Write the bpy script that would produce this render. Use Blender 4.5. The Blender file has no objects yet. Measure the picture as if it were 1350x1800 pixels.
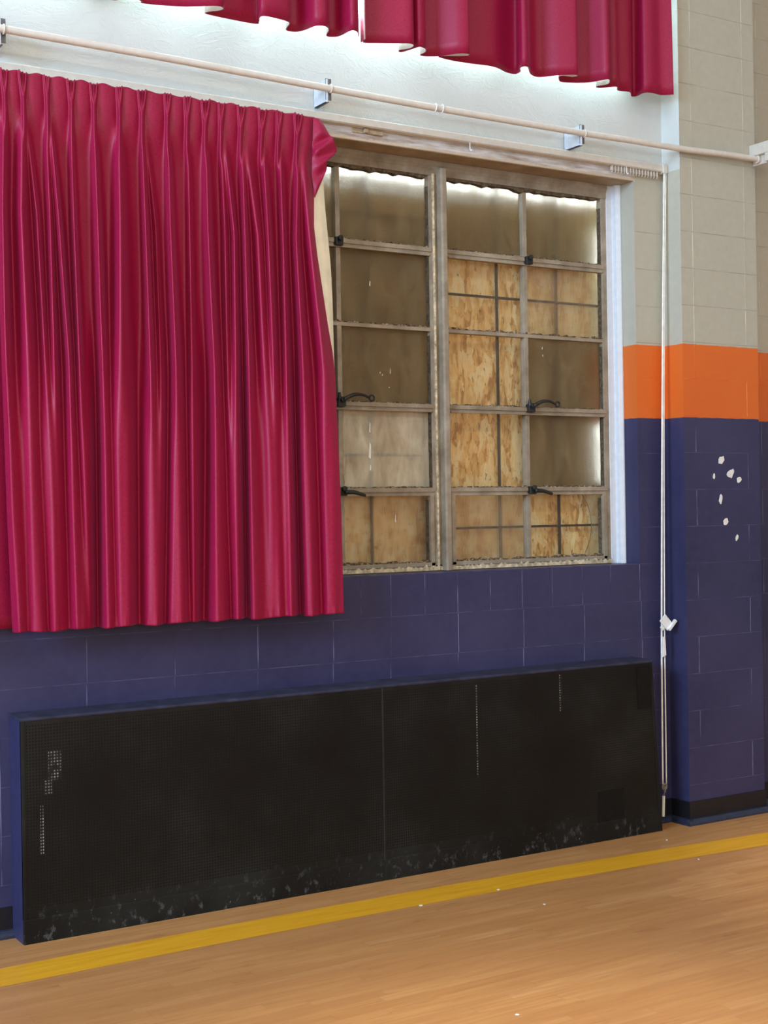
import bpy, bmesh, math, random
import numpy as np
from mathutils import Vector, Matrix

random.seed(7)
rng = np.random.default_rng(7)
scene = bpy.context.scene
COL = scene.collection

# ------------------------------------------------------------------ camera
FPX = 2443.0
CAM = np.array([-2.0397, -5.7628, 1.7464])
YAW, PITCH, ROLL = 1.018034, -0.000463, -0.015997
_fw = np.array([math.cos(YAW) * math.cos(PITCH), math.sin(YAW) * math.cos(PITCH), math.sin(PITCH)])
_r = np.array([math.sin(YAW), -math.cos(YAW), 0.0])
_u = np.cross(_r, _fw)
RT = math.cos(ROLL) * _r + math.sin(ROLL) * _u
UP = -math.sin(ROLL) * _r + math.cos(ROLL) * _u
cam_data = bpy.data.cameras.new('camera')
cam_data.sensor_fit = 'VERTICAL'
cam_data.sensor_height = 24.0
cam_data.sensor_width = 18.0
cam_data.lens = FPX / 1800.0 * 24.0
cam_data.clip_end = 200
cam = bpy.data.objects.new('camera', cam_data)
COL.objects.link(cam)
cam.matrix_world = Matrix(((RT[0], UP[0], -_fw[0], CAM[0]), (RT[1], UP[1], -_fw[1], CAM[1]), (RT[2], UP[2], -_fw[2], CAM[2]), (0, 0, 0, 1)))
scene.camera = cam

# ------------------------------------------------------------------ light and exposure
scene.view_settings.view_transform = 'Standard'
scene.view_settings.look = 'None'
scene.view_settings.exposure = 0.0
scene.view_settings.gamma = 1.0
world = bpy.data.worlds.new('sky'); scene.world = world
world.use_nodes = True
_bg = world.node_tree.nodes['Background']
_bg.inputs[0].default_value = (0.80, 0.90, 1.0, 1)
_bg.inputs[1].default_value = 6.0


def area(name, loc, target, sx, sy, power, color, spread=180):
    d = bpy.data.lights.new(name, 'AREA')
    d.shape = 'RECTANGLE'; d.size = sx; d.size_y = sy
    d.energy = power; d.color = color; d.spread = math.radians(spread)
    o = bpy.data.objects.new(name, d); COL.objects.link(o)
    o.location = loc
    dirv = Vector(target) - Vector(loc)
    o.rotation_euler = dirv.to_track_quat('-Z', 'Y').to_euler()
    return o


# daylight: unseen openings assumed in the opposite wall, windows at the left end, and the window behind the upper curtains
area('daylight_opposite', (-3.0, -13.6, 3.4), (-1.0, 0, 2.0), 9.0, 2.6, 470, (1.0, 0.98, 0.94))
area('daylight_left', (-8.7, -3.8, 4.4), (0, -1.6, 2.2), 4.0, 3.0, 1500, (0.50, 0.72, 1.0))
area('daylight_upper_window', (1.2, 0.75, 5.15), (1.2, 0, 5.0), 4.2, 2.2, 1000, (0.58, 0.80, 1.0))
# ceiling lamps of the hall
for _iy, _pw in ((-3.2, 20), (-6.6, 70), (-10.4, 40)):
    for _ix in range(3):
        area('ceiling_lamp_light', (-5.2 + 4.6 * _ix, _iy, 6.86), (-5.2 + 4.6 * _ix, _iy, 0), 3.2, 0.45, _pw, (1.0, 0.96, 0.89))
# unseen spots added to put bright pools on the floor
for _lx, _ly, _pw in ((0.6, -2.9, 1250), (4.0, -2.0, 1250)):
    _d = bpy.data.lights.new('pool_spot', 'SPOT'); _d.energy = _pw; _d.color = (1.0, 0.93, 0.82)
    _d.spot_size = math.radians(34); _d.spot_blend = 1.0; _d.shadow_soft_size = 0.15
    _o = bpy.data.objects.new('pool_spot', _d); COL.objects.link(_o); _o.location = (_lx, _ly, 6.8)

# ------------------------------------------------------------------ pixel <-> plane helpers


def ray(px, py):
    return _fw + RT * (px - 675) / FPX - UP * (py - 900) / FPX


def on_y(px, py, y=0.0):
    d = ray(px, py); t = (y - CAM[1]) / d[1]
    return CAM + t * d


def on_z(px, py, z):
    d = ray(px, py); t = (z - CAM[2]) / d[2]
    return CAM + t * d


def x_at(px, y, z):
    n = RT * FPX - (px - 675) * _fw
    return CAM[0] - (n[1] * (y - CAM[1]) + n[2] * (z - CAM[2])) / n[0]


# ------------------------------------------------------------------ mesh helpers
class MB:
    """collects faces, builds one mesh object"""

    def __init__(self):
        self.v = []; self.f = []; self.m = []

    def add(self, vs, fs, mi=0):
        o = len(self.v)
        self.v += [tuple(float(c) for c in p) for p in vs]
        for f in fs:
            self.f.append([i + o for i in f]); self.m.append(mi)
        return self

    def box(self, a, b, mi=0):
        x0, y0, z0 = a; x1, y1, z1 = b
        vs = [(x0, y0, z0), (x1, y0, z0), (x1, y1, z0), (x0, y1, z0), (x0, y0, z1), (x1, y0, z1), (x1, y1, z1), (x0, y1, z1)]
        return self.add(vs, [(3, 2, 1, 0), (4, 5, 6, 7), (0, 1, 5, 4), (1, 2, 6, 5), (2, 3, 7, 6), (3, 0, 4, 7)], mi)

    def prism(self, prof, ax, a, b, mi=0):
        """closed 2D profile extruded along axis ax from a to b"""
        n = len(prof)
        def P(p, t):
            if ax == 'x': return (t, p[0], p[1])
            if ax == 'y': return (p[0], t, p[1])
            return (p[0], p[1], t)
        vs = [P(p, a) for p in prof] + [P(p, b) for p in prof]
        fs = [(i, (i + 1) % n, n + (i + 1) % n, n + i) for i in range(n)]
        fs += [tuple(range(n))[::-1], tuple(range(n, 2 * n))]
        return self.add(vs, fs, mi)

    def tube(self, pts, rad, seg=10, mi=0, closed=False):
        pts = [Vector(p) for p in pts]; n = len(pts)
        rads = rad if hasattr(rad, '__len__') else [rad] * n
        rings = []
        up = None
        for i, p in enumerate(pts):
            if closed: t = pts[(i + 1) % n] - pts[i - 1]
            else: t = pts[min(i + 1, n - 1)] - pts[max(i - 1, 0)]
            t.normalize()
            if up is None:
                up = Vector((0, 0, 1)) if abs(t.z) < 0.9 else Vector((1, 0, 0))
            s = t.cross(up); s.normalize(); up = s.cross(t); up.normalize()
            rings.append([p + (s * math.cos(k * 2 * math.pi / seg) + up * math.sin(k * 2 * math.pi / seg)) * rads[i] for k in range(seg)])
        vs = [q for r_ in rings for q in r_]
        fs = []
        m = n if closed else n - 1
        for i in range(m):
            j = (i + 1) % n
            for k in range(seg):
                l = (k + 1) % seg
                fs.append((i * seg + k, i * seg + l, j * seg + l, j * seg + k))
        if not closed:
            fs.append(tuple(range(seg))[::-1]); fs.append(tuple((n - 1) * seg + k for k in range(seg)))
        return self.add(vs, fs, mi)

    def grid(self, rows, mi=0):
        nr = len(rows); nc = len(rows[0])
        vs = [p for r_ in rows for p in r_]
        fs = [(i * nc + j, i * nc + j + 1, (i + 1) * nc + j + 1, (i + 1) * nc + j) for i in range(nr - 1) for j in range(nc - 1)]
        return self.add(vs, fs, mi)

    def build(self, name, mats, parent=None, bevel=0, smooth=False, fix=True):
        me = bpy.data.meshes.new(name)
        me.from_pydata(self.v, [], self.f)
        for m in (mats if isinstance(mats, (list, tuple)) else [mats]):
            me.materials.append(m)
        me.polygons.foreach_set('material_index', self.m)
        if smooth:
            me.polygons.foreach_set('use_smooth', [True] * len(me.polygons))
        me.update()
        if fix:
            bm = bmesh.new(); bm.from_mesh(me)
            bmesh.ops.recalc_face_normals(bm, faces=bm.faces)
            bm.to_mesh(me); bm.free()
        o = bpy.data.objects.new(name, me); COL.objects.link(o)
        if parent is not None:
            o.parent = parent
            if parent.type == 'EMPTY' or True:
                o.matrix_parent_inverse = Matrix.Translation(world_loc(parent)).inverted()
        if bevel:
            md = o.modifiers.new('bevel', 'BEVEL'); md.width = bevel; md.segments = 2; md.limit_method = 'ANGLE'
        return o


def world_loc(o):
    l = Vector(o.location)
    p = o.parent
    while p is not None:
        # children are built in world space (their own location stays zero)
        if o.type == 'MESH' and o.location.length == 0:
            return Vector((0, 0, 0))
        l = l + p.location; p = p.parent
    return l


def tag(o, label=None, cat=None, group=None, kind=None):
    if label: o['label'] = label
    if cat: o['category'] = cat
    if group: o['group'] = group
    if kind: o['kind'] = kind
    return o


def empty(name, loc):
    o = bpy.data.objects.new(name, None); COL.objects.link(o)
    o.location = loc; o.empty_display_size = 0.1
    return o


def catmull(pts, per=8, closed=False):
    pts = [np.array(p, float) for p in pts]
    out = []
    n = len(pts)
    for i in range(n - 1):
        p0 = pts[max(i - 1, 0)]; p1 = pts[i]; p2 = pts[i + 1]; p3 = pts[min(i + 2, n - 1)]
        for k in range(per):
            t = k / per
            out.append(0.5 * ((2 * p1) + (-p0 + p2) * t + (2 * p0 - 5 * p1 + 4 * p2 - p3) * t * t + (-p0 + 3 * p1 - 3 * p2 + p3) * t ** 3))
    out.append(pts[-1])
    return np.array(out)


# ------------------------------------------------------------------ material helpers
class NT:
    def __init__(self, name):
        self.mat = bpy.data.materials.new(name); self.mat.use_nodes = True
        self.t = self.mat.node_tree; self.t.nodes.clear()
        self.out = self.t.nodes.new('ShaderNodeOutputMaterial')

    def n(self, typ, **kw):
        nd = self.t.nodes.new(typ)
        for k, v in kw.items():
            setattr(nd, k, v)
        return nd

    def link(self, a, b): self.t.links.new(a, b)

    def put(self, sock, val):
        if hasattr(val, 'is_output') or hasattr(val, 'links'):
            self.link(val, sock)
        else:
            if isinstance(val, tuple) and len(val) == 3 and sock.type == 'RGBA': val = (*val, 1)
            sock.default_value = val

    def pos(self):
        return self.n('ShaderNodeNewGeometry').outputs['Position']

    def sep(self, v):
        s = self.n('ShaderNodeSeparateXYZ'); self.link(v, s.inputs[0]); return s.outputs

    def math(self, op, a, b=0.0, clamp=False):
        m = self.n('ShaderNodeMath', operation=op); m.use_clamp = clamp
        self.put(m.inputs[0], a); self.put(m.inputs[1], b); return m.outputs[0]

    def mapping(self, v, scale=(1, 1, 1), loc=(0, 0, 0), rot=(0, 0, 0)):
        m = self.n('ShaderNodeMapping'); self.link(v, m.inputs[0])
        m.inputs['Scale'].default_value = scale; m.inputs['Location'].default_value = loc; m.inputs['Rotation'].default_value = rot
        return m.outputs[0]

    def noise(self, v, scale, detail=4, rough=0.55, dist=0.0):
        m = self.n('ShaderNodeTexNoise'); self.link(v, m.inputs['Vector'])
        m.inputs['Scale'].default_value = scale; m.inputs['Detail'].default_value = detail
        m.inputs['Roughness'].default_value = rough; m.inputs['Distortion'].default_value = dist
        return m.outputs['Fac']

    def voronoi(self, v, scale, feature='F1', rand=1.0):
        m = self.n('ShaderNodeTexVoronoi', feature=feature); self.link(v, m.inputs['Vector'])
        m.inputs['Scale'].default_value = scale; m.inputs['Randomness'].default_value = rand
        return m.outputs

    def ramp(self, fac, stops, interp='LINEAR'):
        m = self.n('ShaderNodeValToRGB'); self.link(fac, m.inputs[0])
        m.color_ramp.interpolation = interp
        el = m.color_ramp.elements
        while len(el) > len(stops): el.remove(el[-1])
        while len(el) < len(stops): el.new(0.5)
        for e, (p, c) in zip(el, stops):
            e.position = p
            e.color = (c, c, c, 1) if not isinstance(c, tuple) else (*c, 1)
        return m.outputs[0]

    def mix(self, fac, a, b, blend='MIX'):
        m = self.n('ShaderNodeMix', data_type='RGBA', blend_type=blend)
        self.put(m.inputs[0], fac); self.put(m.inputs[6], a); self.put(m.inputs[7], b)
        return m.outputs[2]

    def bump(self, h, strength=0.3, dist=0.01):
        m = self.n('ShaderNodeBump'); self.link(h, m.inputs['Height'])
        m.inputs['Strength'].default_value = strength; m.inputs['Distance'].default_value = dist
        return m.outputs[0]

    def principled(self, color, rough=0.5, spec=0.5, metal=0.0, normal=None, **kw):
        p = self.n('ShaderNodeBsdfPrincipled')
        self.put(p.inputs['Base Color'], color); self.put(p.inputs['Roughness'], rough)
        self.put(p.inputs['Specular IOR Level'], spec); self.put(p.inputs['Metallic'], metal)
        if normal is not None: self.link(normal, p.inputs['Normal'])
        for k, v in kw.items(): self.put(p.inputs[k.replace('_', ' ')], v)
        return p.outputs[0]

    def finish(self, sh):
        self.link(sh, self.out.inputs[0]); return self.mat


def simple(name, col, rough=0.5, spec=0.4, metal=0.0, var=0.12, nscale=30, bump=0.1):
    t = NT(name); p = t.pos()
    nz = t.noise(p, nscale)
    c = t.mix(t.ramp(nz, [(0.3, 0.0), (0.7, 1.0)]), tuple(x * (1 - var) for x in col), tuple(min(1, x * (1 + var)) for x in col))
    return t.finish(t.principled(c, rough, spec, metal, t.bump(nz, bump, 0.002)))


Z_BLUE, Z_ORANGE = 2.237, 2.641
BLUE = (0.030, 0.030, 0.086); ORANGE = (0.74, 0.165, 0.026); CREAM = (0.46, 0.445, 0.355); WHITE = (0.60, 0.62, 0.60)


def wall_material(name, plaster=True, joint=False, wear_and_light=1.0):
    t = NT(name); p = t.pos(); x, y, z = t.sep(p)
    n1 = t.noise(p, 1.6, 3); n2 = t.noise(p, 22, 5, 0.6); nf = t.noise(p, 160, 3, 0.6)
    wob = t.math('MULTIPLY', t.math('SUBTRACT', t.noise(p, 14, 3), 0.5), 0.010)
    zw = t.math('ADD', z, wob)
    blue = t.mix(t.ramp(n1, [(0.3, 0.0), (0.7, 1.0)]), tuple(c * 0.88 for c in BLUE), (0.046, 0.044, 0.108))
    blue = t.mix(t.ramp(n2, [(0.35, 0.0), (0.75, 0.35)]), blue, (0.056, 0.054, 0.118))
    org = t.mix(t.ramp(n1, [(0.3, 0.0), (0.7, 1.0)]), ORANGE, (0.68, 0.14, 0.02))
    crm = t.mix(t.ramp(n2, [(0.3, 0.0), (0.8, 1.0)]), CREAM, (0.51, 0.49, 0.40))
    if joint:
        lt = t.ramp(t.noise(t.mapping(p, (9, 9, 5)), 1.0, 4), [(0.42, 0.0), (0.62, wear_and_light)])  # paler streaks paint in light caught on joint edges, besides worn paint
        blue = t.mix(lt, (0.040, 0.040, 0.106), (0.19, 0.19, 0.33))
        if wear_and_light < 1: crm = (0.36, 0.34, 0.275); org = (0.70, 0.12, 0.015)
        org = t.mix(lt, org, (0.95, 0.35, 0.10))
        crm = t.mix(lt, crm, (0.72, 0.69, 0.56))
    m1 = t.math('GREATER_THAN', zw, Z_BLUE); m2 = t.math('GREATER_THAN', zw, Z_ORANGE)
    c = t.mix(m1, blue, org); c = t.mix(m2, c, crm)
    rough = 0.42; h = t.math('ADD', t.math('MULTIPLY', n2, 0.5), t.math('MULTIPLY', nf, 0.5))
    if plaster:
        m3 = t.math('MULTIPLY', t.math('GREATER_THAN', z, 3.60), t.math('LESS_THAN', x, 3.372))
        wn = t.noise(p, 3.0, 4)
        wht = t.mix(t.ramp(wn, [(0.3, 0.0), (0.75, 1.0)]), WHITE, (0.54, 0.565, 0.54))
        c = t.mix(m3, c, wht)
        # trowelled plaster
        d = t.noise(t.mapping(p, (6, 6, 9)), 1.0, 6, 0.62, 1.6)
        ridge = t.ramp(d, [(0.44, 0.0), (0.5, 1.0), (0.56, 0.0)])
        hp = t.math('ADD', t.math('MULTIPLY', d, 2.0), t.math('MULTIPLY', ridge, 0.55))
        h = t.math('ADD', t.math('MULTIPLY', h, 0.6), t.math('MULTIPLY', hp, m3))
        # bare worn lintel face between the track and the window head
        m4 = t.math('MULTIPLY', t.math('MULTIPLY', t.math('GREATER_THAN', z, 3.535), t.math('LESS_THAN', z, 3.60)), t.math('LESS_THAN', x, 3.17))
        st = t.noise(t.mapping(p, (5, 5, 40)), 1.0, 5, 0.65)
        worn = t.ramp(st, [(0.30, (0.30, 0.21, 0.15)), (0.48, (0.50, 0.46, 0.42)), (0.62, (0.68, 0.67, 0.66)), (0.8, (0.60, 0.52, 0.42))])
        edge = t.math('LESS_THAN', t.math('ADD', z, t.math('MULTIPLY', t.math('SUBTRACT', t.noise(p, 45, 4), 0.5), 0.03)), 3.552)
        worn = t.mix(t.math('MULTIPLY', edge, 0.8), worn, (0.62, 0.50, 0.34))
        c = t.mix(m4, c, worn)
    nrm = t.bump(h, 0.26, 0.006)
    return t.finish(t.principled(c, rough, 0.35, 0, nrm))


M = {}
M['wall'] = wall_material('painted block and plaster')
M['joint'] = wall_material('worn light-caught block joint', False, True)
M['joint_flat'] = wall_material('painted bed joint', False, True, 0.35)
M['room'] = simple('cream hall paint', (0.42, 0.42, 0.40), 0.6, 0.3)
M['ceil'] = simple('white ceiling paint', (0.72, 0.70, 0.66), 0.8, 0.2)


def floor_material():
    t = NT('maple strip floor'); p = t.pos(); x, y, z = t.sep(p)
    W_, L_ = 0.057, 0.85
    row = t.math('FLOOR', t.math('DIVIDE', y, W_))
    wn = t.n('ShaderNodeTexWhiteNoise', noise_dimensions='1D'); t.link(row, wn.inputs['W'])
    xs = t.math('ADD', t.math('DIVIDE', x, L_), t.math('MULTIPLY', wn.outputs['Value'], 7.3))
    cell = t.math('FLOOR', xs)
    cmb = t.n('ShaderNodeCombineXYZ'); t.link(row, cmb.inputs[0]); t.link(cell, cmb.inputs[1])
    w2 = t.n('ShaderNodeTexWhiteNoise', noise_dimensions='2D'); t.link(cmb.outputs[0], w2.inputs['Vector'])
    tone = w2.outputs['Value']
    off = t.n('ShaderNodeCombineXYZ'); t.link(t.math('MULTIPLY', tone, 13.0), off.inputs[2])
    va = t.n('ShaderNodeVectorMath', operation='ADD'); t.link(p, va.inputs[0]); t.link(off.outputs[0], va.inputs[1])
    grain = t.noise(t.mapping(va.outputs[0], (2.2, 38, 1)), 1.0, 6, 0.6, 0.7)
    big = t.noise(t.mapping(p, (0.8, 2.4, 1)), 1.0, 4, 0.6)
    blot = t.noise(t.mapping(va.outputs[0], (5, 22, 1)), 1.0, 3, 0.5)
    base = t.ramp(tone, [(0.0, (0.485, 0.232, 0.078)), (0.4, (0.52, 0.258, 0.089)), (0.75, (0.54, 0.273, 0.096)), (1.0, (0.58, 0.308, 0.117))])
    c = t.mix(t.ramp(grain, [(0.35, 0.65), (0.62, 0.0)]), base, (0.38, 0.165, 0.055))
    c = t.mix(t.ramp(big, [(0.35, 0.5), (0.62, 0.0)]), c, (0.44, 0.20, 0.072))
    c = t.mix(t.ramp(blot, [(0.64, 0.0), (0.76, 0.65)]), c, (0.33, 0.135, 0.045))
    fy = t.math('FRACT', t.math('DIVIDE', y, W_)); fx = t.math('FRACT', xs)
    gap = t.math('MAXIMUM', t.math('LESS_THAN', fy, 0.03), t.math('LESS_THAN', fx, 0.003))
    c = t.mix(t.math('MULTIPLY', gap, 0.3), c, (0.20, 0.085, 0.03))
    h = t.math('SUBTRACT', t.math('MULTIPLY', grain, 0.15), gap)
    r = t.ramp(big, [(0.3, 0.30), (0.7, 0.42)])
    return t.finish(t.principled(c, r, 0.45, 0, t.bump(h, 0.08, 0.002)))


M['floor'] = floor_material()


def yellow_material():
    t = NT('yellow floor paint'); p = t.pos()
    n = t.noise(t.mapping(p, (3, 30, 1)), 1.0, 5, 0.6); n2 = t.noise(p, 60, 4)
    c = t.mix(t.ramp(n, [(0.3, 0.0), (0.7, 1.0)]), (0.66, 0.315, 0.012), (0.80, 0.41, 0.025))
    c = t.mix(t.ramp(n2, [(0.72, 0.0), (0.8, 0.6)]), c, (0.60, 0.40, 0.14))
    return t.finish(t.principled(c, 0.35, 0.45, 0, t.bump(n, 0.05, 0.001)))


M['yellow'] = yellow_material()
M['rubber'] = simple('black base paint', (0.008, 0.008, 0.011), 0.4, 0.4, 0, 0.3)
M['shoe'] = simple('navy shoe moulding', (0.018, 0.024, 0.048), 0.32, 0.6, 0, 0.3)


def curtain_material():
    t = NT('crimson satin curtain cloth')
    tc = t.n('ShaderNodeNewGeometry'); p = tc.outputs['Position']
    th = t.noise(t.mapping(p, (420, 420, 90)), 1.0, 2); tv = t.noise(t.mapping(p, (90, 90, 420)), 1.0, 2)
    w = t.math('ADD', t.math('MULTIPLY', th, 0.5), t.math('MULTIPLY', tv, 0.5))
    big = t.noise(t.mapping(p, (6, 6, 0.8)), 1.0, 3)
    c = t.mix(t.ramp(w, [(0.36, 0.0), (0.64, 1.0)]), (0.225, 0.0018, 0.026), (0.39, 0.006, 0.058))
    c = t.mix(t.ramp(big, [(0.4, 0.0), (0.7, 0.25)]), c, (0.28, 0.003, 0.050))
    sh = t.principled(c, 0.48, 0.35, 0, t.bump(w, 0.12, 0.001), Sheen_Weight=0.22, Sheen_Roughness=0.35, Sheen_Tint=(0.95, 0.22, 0.60))
    return t.finish(sh)


M['cloth'] = curtain_material()
M['lining_white'] = simple('white curtain lining', (0.82, 0.82, 0.80), 0.8, 0.2, 0, 0.05, 14)
M['lining'] = simple('cream curtain lining', (0.90, 0.86, 0.66), 0.75, 0.2, 0, 0.08, 14)


def frame_material():
    t = NT('aged tan window paint'); p = t.pos()
    n = t.noise(p, 9, 5, 0.65); s = t.noise(t.mapping(p, (30, 30, 60)), 1.0, 5, 0.7)
    c = t.ramp(n, [(0.25, (0.19, 0.15, 0.10)), (0.5, (0.30, 0.25, 0.18)), (0.75, (0.42, 0.365, 0.275))])
    c = t.mix(t.ramp(s, [(0.66, 0.0), (0.74, 0.9)]), c, (0.07, 0.04, 0.02))
    c = t.mix(t.ramp(s, [(0.26, 0.9), (0.33, 0.0)]), c, (0.62, 0.55, 0.42))
    return t.finish(t.principled(c, 0.55, 0.3, 0, t.bump(s, 0.35, 0.004)))


M['frame'] = frame_material()


def putty_material():
    t = NT('cracked putty and rust'); p = t.pos()
    s = t.noise(t.mapping(p, (60, 60, 90)), 1.0, 5, 0.7)
    c = t.ramp(s, [(0.36, (0.035, 0.02, 0.012)), (0.5, (0.14, 0.085, 0.045)), (0.6, (0.42, 0.34, 0.24)), (0.7, (0.70, 0.62, 0.48))])
    return t.finish(t.principled(c, 0.75, 0.2, 0, t.bump(s, 0.6, 0.006)))


M['putty'] = putty_material()
M['rust'] = simple('dark rusted putty', (0.105, 0.078, 0.05), 0.8, 0.15, 0, 0.6, 60, 0.5)
M['cream_putty'] = simple('flaking cream sill bead', (0.58, 0.48, 0.32), 0.7, 0.2, 0, 0.5, 40, 0.5)
M['whitetrim'] = simple('pale painted casing', (0.66, 0.70, 0.74), 0.45, 0.35, 0, 0.05)
M['soffit'] = simple('tan stained soffit', (0.36, 0.28, 0.19), 0.6, 0.25, 0, 0.2, 8)
M['dark_metal'] = simple('dark bronze latch', (0.028, 0.030, 0.028), 0.45, 0.5, 0.4, 0.4)
M['offwhite'] = simple('off white enamelled metal', (0.64, 0.60, 0.52), 0.38, 0.45, 0, 0.06)
M['rodpaint'] = simple('glossy cream rod paint', (0.70, 0.66, 0.58), 0.3, 0.5, 0, 0.06)
M['zinc'] = simple('pale zinc plate', (0.56, 0.61, 0.68), 0.4, 0.4)
M['steel'] = simple('dull zinc bracket', (0.16, 0.165, 0.17), 0.45, 0.5, 0.3, 0.2)
M['cord'] = simple('off white braided cord', (0.85, 0.84, 0.78), 0.8, 0.2)
M['plastic'] = simple('white plastic', (0.80, 0.83, 0.82), 0.45, 0.4, 0, 0.05)
M['wood_old'] = simple('worn wooden block', (0.42, 0.33, 0.22), 0.7, 0.2, 0, 0.25)
M['grey_metal'] = simple('grey pulley metal', (0.22, 0.20, 0.17), 0.5, 0.4, 0.3, 0.3)
M['ivory'] = simple('ivory weight', (0.80, 0.78, 0.62), 0.5, 0.35, 0, 0.06)
M['chip'] = simple('bare chipped plaster', (0.80, 0.80, 0.76), 0.8, 0.2, 0, 0.1, 60, 0.3)
M['grille'] = simple('rusty grille bar', (0.05, 0.04, 0.03), 0.7, 0.2, 0, 0.3)


def osb_material():
    t = NT('strand board'); p = t.pos()
    d = t.noise(p, 6, 3)
    v = t.mapping(p, (34, 34, 7.5), (0, 0, 0), (0, 0.35, 0))
    vv = t.n('ShaderNodeVectorMath', operation='ADD'); t.link(v, vv.inputs[0])
    dd = t.n('ShaderNodeCombineXYZ'); t.link(t.math('MULTIPLY', d, 3.0), dd.inputs[0]); t.link(dd.outputs[0], vv.inputs[1])
    vo = t.voronoi(vv.outputs[0], 1.0)
    hue = t.sep(vo['Color'])[0]
    v2 = t.voronoi(t.mapping(p, (55, 55, 24), (3, 1, 2), (0, -0.5, 0)), 1.0)
    hue2 = t.sep(v2['Color'])[1]
    n = t.noise(t.mapping(p, (50, 50, 12)), 1.0, 5, 0.65)
    mixv = t.math('ADD', t.math('ADD', t.math('MULTIPLY', hue, 0.45), t.math('MULTIPLY', hue2, 0.25)), t.math('MULTIPLY', n, 0.45))
    c = t.ramp(mixv, [(0.28, (0.52, 0.27, 0.085)), (0.44, (0.82, 0.53, 0.21)), (0.60, (0.94, 0.69, 0.33)), (0.80, (0.98, 0.86, 0.55))])
    dk = t.noise(t.mapping(p, (60, 60, 22)), 1.0, 4, 0.7)
    c = t.mix(t.ramp(dk, [(0.60, 0.0), (0.67, 0.85)]), c, (0.22, 0.09, 0.02))
    return t.finish(t.principled(c, 0.7, 0.2, 0, t.bump(n, 0.3, 0.003)))


M['osb'] = osb_material()


def glass_material(name, clear, refr, rough, dirt_col, tint=(0.97, 0.95, 0.90), contrast=0.8, ior=1.2):
    """grimy window glass: clear part + frosted part + film of dirt"""
    t = NT(name); p = t.pos()
    tex = t.noise(t.mapping(p, (90, 90, 160), (0, 0, 0), (0, 0.7, 0)), 1.0, 3, 0.6)
    nrm = t.bump(tex, 0.5, 0.004)
    tr = t.n('ShaderNodeBsdfTransparent'); tr.inputs[0].default_value = (*tint, 1)
    rf = t.n('ShaderNodeBsdfRefraction'); rf.inputs[0].default_value = (*tint, 1)
    rf.inputs['Roughness'].default_value = rough; rf.inputs['IOR'].default_value = ior
    t.link(nrm, rf.inputs['Normal'])
    m1 = t.n('ShaderNodeMixShader'); m1.inputs[0].default_value = refr / max(1e-6, refr + clear)
    t.link(tr.outputs[0], m1.inputs[1]); t.link(rf.outputs[0], m1.inputs[2])
    cl = t.noise(t.mapping(p, (13, 13, 4.5)), 1.0, 5, 0.62, 0.4)
    df = t.n('ShaderNodeBsdfDiffuse')
    t.link(t.mix(t.ramp(cl, [(0.3, 0.0), (0.7, 1.0)]), tuple(c * 0.55 for c in dirt_col), tuple(min(1, c * 1.35) for c in dirt_col)), df.inputs[0])
    fac = t.math('MULTIPLY', t.math('ADD', t.math('MULTIPLY', t.math('SUBTRACT', cl, 0.5), contrast), 1.0), 1.0 - clear - refr, True)
    m2 = t.n('ShaderNodeMixShader'); t.link(fac, m2.inputs[0])
    t.link(m1.outputs[0], m2.inputs[1]); t.link(df.outputs[0], m2.inputs[2])
    gl = t.n('ShaderNodeBsdfGlossy'); gl.inputs['Roughness'].default_value = 0.25; t.link(nrm, gl.inputs['Normal'])
    m3 = t.n('ShaderNodeMixShader'); m3.inputs[0].default_value = 0.04
    t.link(m2.outputs[0], m3.inputs[1]); t.link(gl.outputs[0], m3.inputs[2])
    return t.finish(m3.outputs[0])


M['g_clear'] = glass_material('lightly frosted pane', 0.92, 0.05, 0.12, (0.50, 0.42, 0.29), ior=1.12)
M['g_soft'] = glass_material('frosted pane', 0.60, 0.28, 0.25, (0.46, 0.38, 0.27), ior=1.2)
M['g_brown'] = glass_material('grimy brown pane', 0.16, 0.46, 0.55, (0.195, 0.15, 0.075), (0.93, 0.89, 0.80), 1.6, 1.45)
M['g_hazy'] = glass_material('hazy pale pane', 0.42, 0.24, 0.28, (0.84, 0.79, 0.62), ior=1.3)
M['g_open'] = glass_material('clean pane', 0.95, 0.03, 0.05, (0.3, 0.25, 0.18), ior=1.05)
M['g_upper'] = glass_material('upper window glass', 0.80, 0.10, 0.2, (0.6, 0.6, 0.55))


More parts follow.
